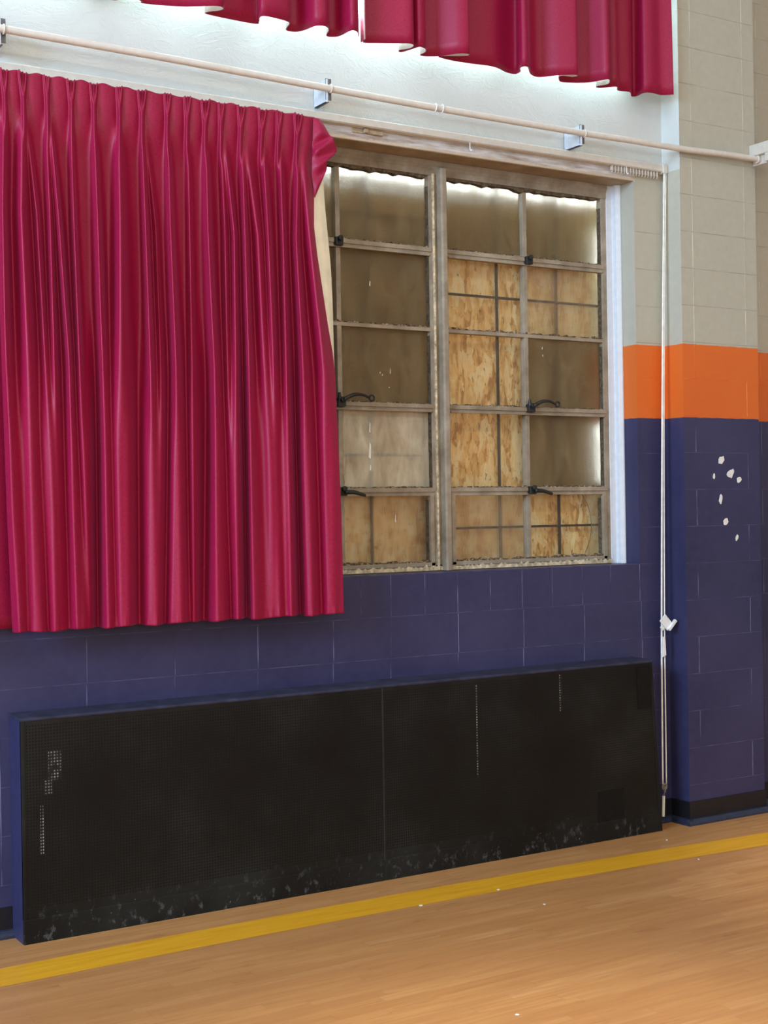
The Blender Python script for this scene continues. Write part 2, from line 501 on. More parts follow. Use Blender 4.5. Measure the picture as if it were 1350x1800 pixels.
def cover_material(name, perforated=True):
    t = NT(name); p = t.pos(); x, y, z = t.sep(p)
    n = t.noise(p, 2.2, 4, 0.6); s = t.noise(t.mapping(p, (60, 60, 45)), 1.0, 4, 0.7); s2 = t.noise(t.mapping(p, (34, 34, 22), (5, 2, 1)), 1.0, 5, 0.7)
    c = t.ramp(n, [(0.3, (0.0048, 0.0042, 0.0034)), (0.5, (0.0085, 0.0085, 0.0072)), (0.68, (0.0165, 0.017, 0.0150))])
    h = None
    if perforated:
        S = 0.0128
        fx = t.math('SUBTRACT', t.math('FRACT', t.math('DIVIDE', x, S)), 0.5); fz = t.math('SUBTRACT', t.math('FRACT', t.math('DIVIDE', z, S)), 0.5)
        rr = t.math('SQRT', t.math('ADD', t.math('MULTIPLY', fx, fx), t.math('MULTIPLY', fz, fz)))
        hole = t.math('LESS_THAN', rr, 0.30)
        zone = t.math('MULTIPLY', t.math('GREATER_THAN', z, 0.14), t.math('LESS_THAN', z, 0.895))
        hole = t.math('MULTIPLY', hole, zone)
        c = t.mix(hole, c, (0.0025, 0.0022, 0.002))
        # paler grey in a few columns of holes
        def band(x0, x1, z0, z1):
            a = t.math('MULTIPLY', t.math('GREATER_THAN', x, x0), t.math('LESS_THAN', x, x1))
            b = t.math('MULTIPLY', t.math('GREATER_THAN', z, z0), t.math('LESS_THAN', z, z1))
            return t.math('MULTIPLY', a, b)
        m = band(1.933, 1.946, 0.42, 0.885)
        for q in (band(2.461, 2.474, 0.70, 0.895), band(-0.225, -0.165, 0.66, 0.78), band(-0.246, -0.21, 0.60, 0.66), band(-0.262, -0.248, 0.36, 0.56)):
            m = t.math('MAXIMUM', m, q)
        c = t.mix(t.math('MULTIPLY', t.math('MULTIPLY', m, hole), t.ramp(s2, [(0.42, 0.05), (0.62, 1.0)])), c, (0.30, 0.30, 0.26))
        h = hole
    low = t.math('SUBTRACT', 1.0, t.math('DIVIDE', z, 0.17), True)
    sc = t.math('MULTIPLY', t.ramp(s2, [(0.56, 0.0), (0.66, 1.0)]), low)
    c = t.mix(t.math('MULTIPLY', sc, 0.45), c, (0.16, 0.17, 0.17))
    sp = t.math('MULTIPLY', t.ramp(s, [(0.70, 0.0), (0.73, 1.0)]), low)
    c = t.mix(sp, c, (0.75, 0.75, 0.70))
    kw = {}
    nm = t.bump(h, -0.4, 0.003) if h is not None else t.bump(s2, 0.15, 0.003)
    return t.finish(t.principled(c, 0.5, 0.22, 0, nm))


M['perf'] = cover_material('perforated black steel')
M['black'] = cover_material('scuffed black steel', False)
M['blue'] = simple('blue enamel', BLUE, 0.45, 0.35)
M['plate'] = simple('dark steel plate', (0.004, 0.004, 0.0035), 0.6, 0.2, 0, 0.4)
M['edge'] = simple('worn black edge', (0.014, 0.014, 0.014), 0.4, 0.4, 0, 0.4)
M['dust'] = simple('dusty blue top', (0.028, 0.029, 0.055), 0.6, 0.3, 0, 0.4, 12)

# ------------------------------------------------------------------ the hall
OX0, OX1, OZ0, OZ1 = 0.72, 3.16, 1.437, 3.54         # lower window opening
UX0, UX1, UZ0, UZ1 = -0.95, 3.10, 4.13, 6.2          # upper window opening
TH = 0.30; HZ = 7.0; XL, XR, YB = -9.0, 8.0, -14.0


def joints(mb, y, lines, mi=1, hmi=2):
    """raised paint lines where block joints run: (x0,z0,x1,z1) on the plane y, facing -y"""
    for x0, z0, x1, z1 in lines:
        w = 0.0035
        if abs(x1 - x0) < 1e-6:
            mb.box((x0 - w / 2, y - 0.0012, z0), (x0 + w / 2, y + 0.002, z1), mi)
        else:
            mb.box((x0, y - 0.0008, z0 - w / 2), (x1, y + 0.002, z0 + w / 2), hmi)


w = MB()
w.box((XL, 0, 0), (OX0, TH, OZ1)); w.box((OX1, 0, 0), (XR, TH, OZ1)); w.box((OX0, 0, 0), (OX1, TH, OZ0))
w.box((XL, 0, OZ1), (XR, TH, UZ0))
w.box((XL, 0, UZ0), (UX0, TH, UZ1)); w.box((UX1, 0, UZ0), (XR, TH, UZ1)); w.box((XL, 0, UZ1), (XR, TH, HZ))
PX1_ = 3.955; C8 = 0.2032; ZJ = [0.0115 + C8 * k for k in range(20)]
L = []
for k in range(1, 7):
    L.append((-3.0, ZJ[k], 3.36, ZJ[k]))
L.append((-3.0, OZ0 - 0.002, 3.15, OZ0 - 0.002))
vx = {6: [on_y(p, 1045)[0] for p in (634, 687, 747, 804.5, 862, 918, 971, 1024, 1074, 1125)],
      5: [on_y(p, 1115)[0] for p in (152, 307, 453, 586, 687, 806, 921, 1028, 1128)],
      4: [on_y(p, 1190)[0] for p in (152, 307, 453, 586, 687, 806, 921, 1028, 1130)],
      }
for k, xs in vx.items():
    for xv in xs:
        L.append((xv, ZJ[k] + 0.004, xv, (ZJ[k + 1] if k < 6 else OZ0) - 0.004))
for k in (1, 2, 3):
    for xv in (-0.75, -0.38, 3.25): L.append((xv, ZJ[k], xv, ZJ[k + 1]))
for k in range(7, 17):
    L.append((3.162, ZJ[k], 3.365, ZJ[k]))
for k in range(1, 33):
    z = 0.0115 + C8 * k
    L.append((PX1_ + 0.0, z, 6.5, z))
    for q in range(6):
        xv = 4.12 + 0.4064 * q + (0.2032 if k % 2 else 0)
        L.append((xv, z + 0.004, xv, z + C8 - 0.004))
joints(w, 0, L)
wall = w.build('wall_back', [M['wall'], M['joint'], M['joint_flat']])
tag(wall, kind='structure')

# pilaster
PX0, PX1, PY = 3.37, 3.952, -0.14
pm = MB(); pm.box((PX0, PY, 0), (PX1, 0.0, HZ))
L = []
px_inner = [on_y(1222, 700, PY)[0], on_y(1313, 700, PY)[0]]
for k in range(1, 28):
    z = 0.0115 + C8 * k
    L.append((PX0, z, PX1, z))
    for i, xv in enumerate(px_inner):
        if (k + i) % 2 == 0 or z > Z_ORANGE:
            L.append((xv, z + 0.004, xv, z + C8 - 0.004))
joints(pm, PY, L)
pil = pm.build('wall_pilaster', [M['wall'], M['joint'], M['joint_flat']], bevel=0)
tag(pil, kind='structure')
for i, (cx, cz, sx, sz) in enumerate([(3.650, 2.002, 0.026, 0.026), (3.722, 1.929, 0.028, 0.026), (3.786, 1.894, 0.018, 0.020), (3.592, 1.913, 0.009, 0.017), (3.641, 1.783, 0.013, 0.028), (3.678, 1.658, 0.020, 0.020), (3.762, 1.567, 0.010, 0.018)]):
    n = 11
    ring = []
    for k in range(n):
        a = 2 * math.pi * k / n; q = random.uniform(0.72, 1.15)
        ring.append((cx + sx * q * math.cos(a) + 0.25 * sx * math.sin(a), cz + sz * q * math.sin(a)))
    c = MB(); c.prism(ring, 'y', PY - 0.0025, PY + 0.001)
    c.build('paint_chip', M['chip'], pil)

fl = MB(); fl.box((XL, YB, -0.12), (XR, TH, 0.0))
floor = fl.build('floor', M['floor']); tag(floor, kind='structure')
# yellow boundary line painted along the wall
xs = np.linspace(-4.0, 6.5, 40)
def ymid(x):
    q = np.polyfit([-0.535, 1.255, 3.47], [-0.497, -0.492, -0.608], 2)
    if x < -0.535: return -0.497 - 0.008 * (x + 0.535)
    if x > 3.47: return -0.608 - 0.07 * (x - 3.47)
    return np.polyval(q, x)
yl = MB()
rows = [[(x, ymid(x) + s * 0.105, 0.0006) for x in xs] for s in (-1, 1)]
yl.grid(rows)
tag(yl.build('yellow_line', M['yellow'], floor), label='yellow painted line along the wall')
ce = MB(); ce.box((XL, YB, HZ), (XR, TH, HZ + 0.2)); tag(ce.build('ceiling', M['ceil']), kind='structure')
for nm, a, b in (('wall_left', (XL - 0.2, YB, 0), (XL, TH, HZ)), ('wall_right', (XR, YB, 0), (XR + 0.2, TH, HZ)), ('wall_front', (XL, YB - 0.2, 0), (XR, YB, HZ))):
    q = MB(); q.box(a, b); tag(q.build(nm, M['room']), kind='structure')

# base band and shoe moulding
RX0, RX1, RY, RZ = -0.338, 3.115, -0.155, 0.925      # radiator cover
bb = MB()
for x0, x1 in ((XL, RX0 + 0.01), (RX1 - 0.02, PX0)):
    bb.box((x0, -0.008, 0), (x1, 0.0, 0.125))
bb.box((PX0 - 0.008, PY - 0.008, 0), (PX1 + 0.008, PY, 0.125)); bb.box((PX0 - 0.008, PY - 0.0, 0), (PX0, 0, 0.125)); bb.box((PX1, PY, 0), (PX1 + 0.008, 0, 0.125))
bb.box((PX1, -0.008, 0), (XR, 0, 0.125))
tag(bb.build('baseboard_back', M['rubber']), kind='structure')
sm = MB()
def shoe(x0, x1, y): sm.prism([(y, 0), (y, 0.034), (y - 0.012, 0.031), (y - 0.022, 0.022), (y - 0.027, 0.010), (y - 0.028, 0)], 'x', x0, x1)
shoe(XL, RX0 + 0.01, -0.008); shoe(RX1 + 0.0, PX0 - 0.008, -0.008); shoe(PX0 - 0.034, PX1 + 0.034, PY - 0.008); shoe(PX1 + 0.008, XR, -0.008)
sm.prism([(PX0 - 0.008, 0), (PX0 - 0.008, 0.034), (PX0 - 0.020, 0.031), (PX0 - 0.030, 0.022), (PX0 - 0.035, 0.010), (PX0 - 0.036, 0)], 'y', PY - 0.03, -0.008)
tag(sm.build('trim_1', M['shoe']), kind='structure')

# ------------------------------------------------------------------ lower window
win = empty('window_1', (1.94, 0.16, OZ0)); tag(win, kind='structure')
FY0, FY1 = 0.150, 0.195     # frame depth range
GY = 0.186                  # glass
def wp(px, py): return on_y(px, py, FY0)
# jamb casing on the right, stepped
cs = MB()
cs.prism([(3.159, 0.105), (3.150, 0.105), (3.130, 0.118), (3.130, 0.150), (3.090, 0.150), (3.090, 0.20), (3.159, 0.20)], 'z', OZ0, OZ1 - 0.001)
cs.build('jamb_casing', M['whitetrim'], win, bevel=0.002)
so = MB(); so.box((OX0, 0.004, OZ1 - 0.003), (OX1, 0.2, OZ1 + 0.0))
so.build('soffit', M['soffit'], win)
# sill slab in wall colour comes from the wall; head rail
FX1 = 3.090
hd = MB()
hd.prism([(0.138, OZ1 - 0.003), (0.138, 3.515), (0.146, 3.507), (0.146, 3.496), (0.150, 3.492), (0.150, 3.462), (0.195, 3.462), (0.195, OZ1 - 0.003)], 'x', OX0, FX1)
hd.build('head_rail', M['frame'], win, bevel=0.002)
bt = MB(); bt.box((OX0, FY0, OZ0), (FX1, FY1, OZ0 + 0.035)); bt.build('bottom_rail', M['frame'], win, bevel=0.003)
bd = MB()
def jag(mb, x0, x1, z, up, y0, y1, amp=0.010, base=0.006, step=0.012, mi=0):
    """crumbling bead: strip with an irregular edge"""
    xs = np.arange(x0, x1, step); 
    prev = None
    hts = [base + amp * max(0.0, rng.normal(0.35, 0.35)) for _ in xs]
    for i in range(len(xs) - 1):
        a, b = hts[i], hts[i + 1]
        s = 1 if up else -1
        vs = [(xs[i], y0, z), (xs[i + 1], y0, z), (xs[i + 1], y0, z + s * b), (xs[i], y0, z + s * a), (xs[i], y1, z), (xs[i + 1], y1, z), (xs[i + 1], y1, z + s * b), (xs[i], y1, z + s * a)]
        mb.add(vs, [(0, 1, 2, 3), (4, 5, 6, 7), (2, 3, 7, 6), (0, 1, 5, 4), (0, 3, 7, 4), (1, 2, 6, 5)], mi)
def vjag(mb, x, z0, z1, right, y0, y1, amp=0.006, base=0.003, step=0.02):
    zs = np.arange(z0, z1, step); s = 1 if right else -1
    hts = [base + amp * max(0.0, rng.normal(0.35, 0.35)) for _ in zs]
    for i in range(len(zs) - 1):
        a, b = hts[i], hts[i + 1]
        vs = [(x, y0, zs[i]), (x, y0, zs[i + 1]), (x + s * b, y0, zs[i + 1]), (x + s * a, y0, zs[i]), (x, y1, zs[i]), (x, y1, zs[i + 1]), (x + s * b, y1, zs[i + 1]), (x + s * a, y1, zs[i])]
        mb.add(vs, [(0, 1, 2, 3), (4, 5, 6, 7), (2, 3, 7, 6), (0, 1, 5, 4)])
jag(bd, OX0, FX1, OZ0 + 0.004, True, FY0 - 0.008, FY0 + 0.01, 0.016, 0.014, 0.011)
bd.build('sill_bead', M['cream_putty'], win)

mu = MB()   # central mullion: proud T between the two window units
mu.box((1.915, 0.150, OZ0), (2.010, 0.195, 3.462))
mu.prism([(1.951, 0.150), (1.953, 0.110), (1.962, 0.104), (1.985, 0.104), (1.992, 0.112), (1.994, 0.150)], 'z', OZ0 + 0.002, 3.495)
mu.build('mullion', M['frame'], win, bevel=0.002)

ZH = [3.462, 3.078, 2.676, 2.277, 1.850, OZ0 + 0.035]   # row lines
UNITS = [(0.83, 1.915, 1.372), (2.010, 3.062, 2.525)]
st = MB()
for x0, x1, xm in UNITS:
    st.box((x0 - 0.028, FY0 + 0.004, OZ0 + 0.02), (x0 + 0.006, FY1, 3.462)); st.box((x1 - 0.006, FY0 + 0.004, OZ0 + 0.02), (x1 + 0.028, FY1, 3.462))
st.build('stile', M['frame'], win, bevel=0.002)
for x0, x1, xm in UNITS:
    for k, (zc, hh) in enumerate(((ZH[1], 0.026), (ZH[2], 0.013), (ZH[3], 0.024), (ZH[4], 0.024))):
        b = MB()
        b.box((x0, FY0 + (0.006 if k == 1 else 0.0), zc - hh), (x1, FY1, zc + hh * 0.55))
        if k != 1:
            b.box((x0, FY0 - 0.007, zc - hh * 0.35), (x1, FY0 + 0.01, zc + hh * 0.45))
            b.box((x0 + 0.012, FY0 - 0.004, zc - hh - 0.004), (x1 - 0.012, FY0 + 0.01, zc - hh + 0.006))
        b.build('glazing_bar', M['frame'], win, bevel=0.0015)
        pb = MB(); jag(pb, x0 + 0.01, x1 - 0.008, zc + hh * 0.5, True, FY0 + 0.004, FY1 - 0.006, 0.009, 0.002, 0.010)
        pb.build('putty_bead', M['putty'], win)
    for z0, z1 in ((ZH[1], ZH[0]), (ZH[3], ZH[1]), (ZH[4], ZH[3]), (ZH[5], ZH[4])):
        b = MB(); b.box((xm - 0.013, FY0 + 0.008, z0), (xm + 0.013, FY1, z1)); b.build('glazing_bar', M['frame'], win, bevel=0.002)
    # inner frame of the bottom hopper
    hp = MB()
    hp.box((x0 + 0.006, FY0 - 0.006, ZH[5] - 0.008), (x0 + 0.030, FY0 + 0.02, ZH[4] - 0.02)); hp.box((x1 - 0.030, FY0 - 0.006, ZH[5] - 0.008), (x1 - 0.006, FY0 + 0.02, ZH[4] - 0.02))
    hp.box((x0 + 0.006, FY0 - 0.006, ZH[5] - 0.010), (x1 - 0.006, FY0 + 0.02, ZH[5] + 0.010))
    hp.build('hopper_sash', M['frame'], win, bevel=0.002)
    pb = MB(); jag(pb, x0 + 0.03, x1 - 0.03, ZH[5] + 0.008, True, FY0, FY1 - 0.006, 0.012, 0.004, 0.010)
    pb.build('putty_bead', M['putty'], win)
    pb = MB()
    jag(pb, x0 + 0.01, x1 - 0.01, ZH[0] + 0.002, False, FY0 + 0.006, FY1 - 0.006, 0.014, 0.012, 0.035)
    for k in range(5):
        vjag(pb, x1 - 0.008 - (0.022 if k == 4 else 0), ZH[k + 1] + 0.015, ZH[k] - 0.02, False, FY0 + 0.012, FY1 - 0.005, 0.003, 0.0005, 0.035)
        vjag(pb, xm + 0.012, ZH[k + 1] + 0.015, ZH[k] - 0.02, True, FY0 + 0.012, FY1 - 0.005, 0.004, 0.001, 0.03)
    pb.build('putty_bead', M['rust'], win)
mr = MB(); mr.box((1.923, 0.136, OZ0 + 0.004), (1.933, 0.151, 3.47)); mr.build('mullion_lip', M['cream_putty'], win, bevel=0.003)

PANE = {(0, 0, 0): 'g_brown', (0, 1, 0): 'g_brown', (0, 0, 1): 'g_brown', (0, 1, 1): 'g_brown', (0, 0, 2): 'g_brown', (0, 1, 2): 'g_brown', (0, 0, 3): 'g_hazy', (0, 1, 3): 'g_hazy', (0, 0, 4): 'g_soft', (0, 1, 4): 'g_soft',
        (1, 0, 0): 'g_brown', (1, 1, 0): 'g_brown', (1, 0, 1): 'g_clear', (1, 1, 1): 'g_soft', (1, 0, 2): 'g_clear', (1, 1, 2): 'g_brown', (1, 0, 3): 'g_clear', (1, 1, 3): 'g_brown', (1, 0, 4): 'g_soft'}
for ui, (x0, x1, xm) in enumerate(UNITS):
    for ci, (a, b) in enumerate(((x0, xm), (xm, x1))):
        for r in range(5):
            if (ui, ci, r) == (1, 1, 4): continue
            g = MB(); g.box((a + 0.002, GY, ZH[r + 1]), (b - 0.002, GY + 0.004, ZH[r]))
            g.build('pane', M[PANE[(ui, ci, r)]], win)
# bottom right pane: an arc of clean glass beside a frosted remainder
a, b = 2.527, 3.06; z0, z1 = ZH[5], ZH[4]
cz = 1.650; rad = 0.262; cx = 2.715
arc = [(cx + rad * math.cos(t), cz + rad * math.sin(t)) for t in np.linspace(-0.80, 0.80, 24)]
arc = [(p[0], min(max(p[1], z0), z1)) for p in arc]
g = MB(); g.prism([(a, z0)] + arc + [(a, z1)], 'y', GY, GY + 0.004)
tag(g.build('clean_pane', M['g_open'], win), label='clean arc of glass with the strand board plain behind it')
g = MB(); g.prism([(b, z1)] + arc[::-1] + [(b, z0)], 'y', GY, GY + 0.004)
g.build('pane', M['g_soft'], win)
ar = MB(); ar.tube([(p[0], GY - 0.001, p[1]) for p in arc], 0.0016, 6); ar.build('pane_edge', M['putty'], win)


def latch(x, z, handle):
    root = MB()
    root.box((x - 0.020, FY0 - 0.028, z - 0.022), (x + 0.022, FY0 + 0.005, z + 0.020))
    root.tube([(x, FY0 - 0.03, z + 0.012), (x, FY0 - 0.045, z + 0.012)], 0.014, 10)
    if handle == 1:
        root.tube([(x - 0.010, FY0 - 0.022, z + 0.01), (x - 0.012, FY0 - 0.022, z + 0.048)], [0.012, 0.006], 8)
    o = root.build('latch', M['dark_metal'], win, bevel=0.004)
    if handle:
        h = MB()
        if handle == 1:
            pts = catmull([(x, FY0 - 0.042, z + 0.010), (x + 0.05, FY0 - 0.05, z + 0.034), (x + 0.10, FY0 - 0.05, z + 0.036), (x + 0.145, FY0 - 0.045, z + 0.022)], 5)
            h.tube(pts, list(np.linspace(0.011, 0.006, len(pts))), 8)
            e = (x + 0.158, z + 0.022)
            h.tube([(e[0] + 0.014 * math.cos(t), FY0 - 0.045, e[1] + 0.014 * math.sin(t)) for t in np.linspace(0, 2 * math.pi, 13)[:-1]], 0.0045, 6, closed=True)
        else:
            pts = catmull([(x, FY0 - 0.042, z - 0.004), (x + 0.05, FY0 - 0.046, z - 0.006), (x + 0.11, FY0 - 0.046, z - 0.022)], 5)
            h.tube(pts, list(np.linspace(0.012, 0.008, len(pts))), 8)
        h.build('latch_handle', M['dark_metal'], o, smooth=True)


for xm in (1.362, 2.530):
    latch(xm, ZH[1] - 0.004, 0); latch(xm, ZH[3] + 0.008, 1); latch(xm, ZH[4] - 0.002, 2)

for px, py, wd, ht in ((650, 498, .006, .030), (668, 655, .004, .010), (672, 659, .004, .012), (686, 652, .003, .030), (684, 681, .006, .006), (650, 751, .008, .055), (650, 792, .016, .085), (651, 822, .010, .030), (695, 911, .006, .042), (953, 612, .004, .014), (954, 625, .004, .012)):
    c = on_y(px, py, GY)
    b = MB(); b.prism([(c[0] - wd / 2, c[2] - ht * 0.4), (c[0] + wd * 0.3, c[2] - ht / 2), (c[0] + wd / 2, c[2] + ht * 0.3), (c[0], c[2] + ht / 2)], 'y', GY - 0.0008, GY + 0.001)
    b.build('light_leak', M['plastic'], win)  # white slivers on the glass stand in for light leaking between the boards
# boards nailed up outside, with the grille in front of them
def board(x0, x1, z0, z1, notches, label):
    prof = [(x0, z0), (x1, z0)] + notches + [(x1, z1)]
    n = 26
    for k in range(n + 1):
        xx = x1 + (x0 - x1) * k / n
        prof.append((xx, z1 + 0.004 * math.sin(k * 1.7)))
    b = MB(); b.prism(prof, 'y', 0.272, 0.287)
    tag(b.build('strand_board', M['osb']), label, 'board')
board(0.74, 1.985, 1.44, 3.436, [], 'tan strand board behind the left grimy panes, next to the red curtain')
board(1.990, 3.145, 1.44, 3.432, [(3.145, 1.86), (3.080, 1.90), (3.072, 2.20), (3.145, 2.25), (3.145, 3.08), (3.080, 3.12), (3.095, 3.30), (3.125, 3.36)], 'tan strand board behind the right-hand panes, seen plainest at bottom right')
gr = empty('window_grille', (1.94, 0.245, OZ0)); tag(gr, 'thin dark grille of crossing bars between glass and boards', 'grille')
for xv in (1.59, 2.394, 2.797):
    b = MB(); b.box((xv - 0.006, 0.236, OZ0 + 0.002), (xv + 0.006, 0.248, OZ1 - 0.005)); b.build('upright_bar', M['grille'], gr)
for zc, x0, x1 in ((2.878, 2.0, 3.14), (1.652, 2.0, 3.14), (2.031, 0.74, 1.95), (3.245, 0.74, 1.95)):
    b = MB(); b.box((x0, 0.228, zc - 0.006), (x1, 0.238, zc + 0.006)); b.build('cross_bar', M['grille'], gr)

# ------------------------------------------------------------------ upper window (behind the upper curtains)
w2 = empty('window_2', (1.0, 0.2, UZ0)); tag(w2, kind='structure')
f = MB()
for xv in np.linspace(UX0, UX1, 5):
    f.box((max(UX0, xv - 0.03), 0.16, UZ0), (min(UX1, xv + 0.03), 0.21, UZ1))
for zv in np.linspace(UZ0, UZ1, 5):
    f.box((UX0, 0.165, max(UZ0, zv - 0.02)), (UX1, 0.205, min(UZ1, zv + 0.02)))
f.build('window_frame', M['frame'], w2)
xs4 = np.linspace(UX0, UX1, 5); zs4 = np.linspace(UZ0, UZ1, 5)
for i in range(4):
    for j in range(4):
        g = MB(); g.box((xs4[i] + 0.02, 0.188, zs4[j] + 0.01), (xs4[i + 1] - 0.02, 0.192, zs4[j + 1] - 0.01)); g.build('pane', M['g_upper'], w2)

# ------------------------------------------------------------------ lower curtain
def ease(d, s):
    ks = np.array(sorted(d)); vs = np.array([d[k] for k in ks])
    i = np.clip(np.searchsorted(ks, s) - 1, 0, len(ks) - 2)
    t = np.clip((s - ks[i]) / (ks[i + 1] - ks[i]), 0, 1)
    t = t * t * (3 - 2 * t)
    return vs[i] * (1 - t) + vs[i + 1] * t


def smooth1(a, sig):
    r = int(sig * 3) + 1
    k = np.exp(-0.5 * (np.arange(-r, r + 1) / sig) ** 2); k /= k.sum()
    return np.convolve(np.pad(a, r, mode='edge'), k, mode='valid')


PLEATS = [7, 40, 82, 125, 165, 210, 250, 295, 330, 362, 390, 425, 462, 492, 525]
# each fold of the drape: where it runs at five heights, half width, how far it stands out
TR = [(7, 5, 10, 20, 34, 9, 1), (40, 38, 50, 60, 66, 13, .9), (43, 65, 80, 95, 100, 6, .75), (80, 88, 96, 108, 118, 6, .8), (86, 103, 122, 128, 138, 6, 1), (124, 130, 140, 147, 152, 5, .95), (165, 172, 180, 186, 193, 8, .95), (209, 212, 213, 216, 220, 13, 1), (249, 256, 265, 272, 276, 6, .95), (254, 274, 283, 289, 294, 4, .6),
      (295, 300, 310, 314, 317, 7, 1), (330, 334, 338, 338, 334, 5, .6), (362, 366, 377, 381, 386, 8, 1), (388, 396, 400, 403, 400, 5, .75), (393, 412, 415, 416, 419, 6, .9), (425, 431, 438, 443, 448, 7, 1), (430, 454, 466, 474, 474, 11, .8), (462, 472, 482, 493, 497, 7, .95), (492, 498, 504, 511, 514, 6, .9), (525, 521, 534, 545, 549, 8, 1), (530, 546, 572, 581, 583, 14, .9)]
CREASE = [(30, 52, 9, .22), (64, 84, 6, .3), (108, 120, 8, .45), (131, 155, 5, .3), (168, 172, 8, 1.0), (193, 205, 5, .18), (242, 245, 9, .75), (296, 290, 6, .6), (326, 334, 6, .45), (361, 358, 11, .98), (394, 405, 6, .5), (427, 434, 5.5, 1.0), (456, 472, 12, .28), (488, 500, 6, .28), (517, 528, 6.5, 1.0), (552, 566, 8, .4)]
zl = lambda py: on_y(300, py, -0.12)[2]
ZTOP, ZPIN, ZHEM = 3.592, 3.480, 1.275
ROWL = [(ZTOP, -16), (on_y(0, 500, -.1)[2], -2), (on_y(0, 650, -.1)[2], 3), (on_y(0, 900, -.1)[2], 12), (ZHEM, 22)]
RE = [(ZTOP, 554), (on_y(548, 294, -.1)[2], 548), (on_y(552, 347, -.1)[2], 552), (on_y(552, 399, -.1)[2], 552), (on_y(559, 451, -.1)[2], 558), (on_y(566, 503, -.1)[2], 566), (on_y(576, 569, -.1)[2], 576), (on_y(585, 621, -.1)[2], 585), (on_y(589, 657, -.1)[2], 589), (on_y(600, 900, -.1)[2], 600), (ZHEM, 604.5)]
def interp_desc(tab, z):
    zs = [t[0] for t in tab][::-1]; vs = [t[1] for t in tab][::-1]
    return float(np.interp(z, zs, vs))
NS = 620
S = np.linspace(0, 1, NS)
PYS = [215, 400, 650, 900, 1100]
ZKEY = [on_y(300, q, -0.12)[2] for q in PYS]
def folds(z):
    l, r = interp_desc(ROWL, z), interp_desc(RE, z)
    px = l + S * (r - l)
    d = np.zeros(NS)
    for T in TR:
        # smooth track through the five heights
        c = float(np.interp(z, ZKEY[::-1], T[:5][::-1]))
        w_ = T[5] * (0.62 + 0.38 * min(1, max(0, (ZKEY[0] - z) / 1.0)) + 0.22 * min(1, max(0, (2.8 - z) / 1.2)))
        d = np.maximum(d, T[6] * np.exp(-np.abs((px - c) / w_) ** 1.9))
    # towards the hem the cloth hangs in broad rolls parted by narrow deep creases
    t = min(1.0, max(0.0, (2.75 - z) / 0.8)); t = t * t * (3 - 2 * t)
    if t > 0:
        u = np.clip((ZKEY[2] - z) / (ZKEY[2] - ZKEY[4]), 0, 1)
        e = np.full(NS, 0.97)
        for a_, b_, wd, dp in CREASE:
            c = a_ * (1 - u) + b_ * u
            e -= dp * np.exp(-np.abs((px - c) / wd) ** 2.2)
        e -= 0.5 * np.exp(-((px - l) / 6.0) ** 2)
        e = np.clip(e, 0.0, 1.0) + 0.05 * np.sin(px * 0.33 + 1.3 * z) * 0.5
        d = (1 - 0.85 * t) * d + 0.85 * t * e
    return smooth1(d, 2.8)
def header(t):
    """t 0 at the top edge, 1 at the pinch"""
    l, r = -16, 554
    px = l + S * (r - l)
    d = np.full(NS, 0.0)
    # convex bands between pleats
    ks = np.array([-25] + PLEATS + [555])
    i = np.clip(np.searchsorted(ks, px) - 1, 0, len(ks) - 2)
    u = (px - ks[i]) / (ks[i + 1] - ks[i])
    d += (0.62 - 0.12 * t) * np.sin(np.pi * np.clip(u, 0, 1)) ** 0.55
    for k, c in enumerate(PLEATS):
        wd = (5.2 + 1.2 * math.sin(k * 2.3)) * (1 - t) + 1.6 * t
        for o in (-1, 0, 1):
            d += (0.78 - 0.1 * abs(o)) * np.exp(-((px - c - o * wd) / (1.25 + 0.4 * t)) ** 2) * (1 - 0.35 * t)
    return smooth1(d, 1.0)
AMP = [(ZTOP, 0.040), (ZPIN, 0.052), (3.0, 0.100), (2.4, 0.135), (ZHEM, 0.135)]
zrows = np.concatenate([np.linspace(ZTOP, ZPIN, 14), np.linspace(ZPIN, 3.0, 34)[1:], np.linspace(3.0, ZHEM + 0.07, 50)[1:], np.linspace(ZHEM + 0.07, ZHEM, 12)[1:]])
PUCK = smooth1(rng.normal(0, 1, NS), 1.6); PUCK /= PUCK.std()
rows = []
for z in zrows:
    if z >= ZPIN: d = header((ZTOP - z) / (ZTOP - ZPIN))
    else:
        t = min(1.0, (ZPIN - z) / 0.22); t = t * t * (3 - 2 * t)
        d = (1 - t) * header(1.0) + t * folds(z)
    A = interp_desc(AMP, z)
    l, r = interp_desc(ROWL, z), interp_desc(RE, z)
    px = l + S * (r - l)
    q = max(0.0, 1 - (z - ZHEM) / 0.06)
    yv = -(0.055 + A * d) + 0.0016 * PUCK * q - 0.012 * (1 - min(1, (ZTOP - z) / 2))
    zz = z + 0.006 * np.sin(S * 40) * q * 0.5
    if z == ZTOP:
        zz = z + 0.004 * np.sin(S * 95) + 0.002 * (d - 0.5)
    rows.append([(x_at(p, yy, z), yy, (zz[i] if hasattr(zz, '__len__') else zz)) for i, (p, yy) in enumerate(zip(px, yv))])


def cloth(mb, name, parent=None, thick=0.004, lin='lining'):
    o = mb.build(name, [M['cloth'], M[lin]], parent, smooth=True, fix=False)
    md = o.modifiers.new('thickness', 'SOLIDIFY'); md.thickness = thick; md.offset = -1; md.material_offset = 1; md.material_offset_rim = 0
    return o


def front_faces(mb, ysign=-1):
    return mb


big = empty('curtain', (0.4, -0.10, ZHEM))
tag(big, 'large pleated crimson curtain drawn across the left half of the lower window', 'curtain')
mb = MB(); mb.grid([r_[::-1] for r_ in rows])
cloth(mb, 'drape', big)
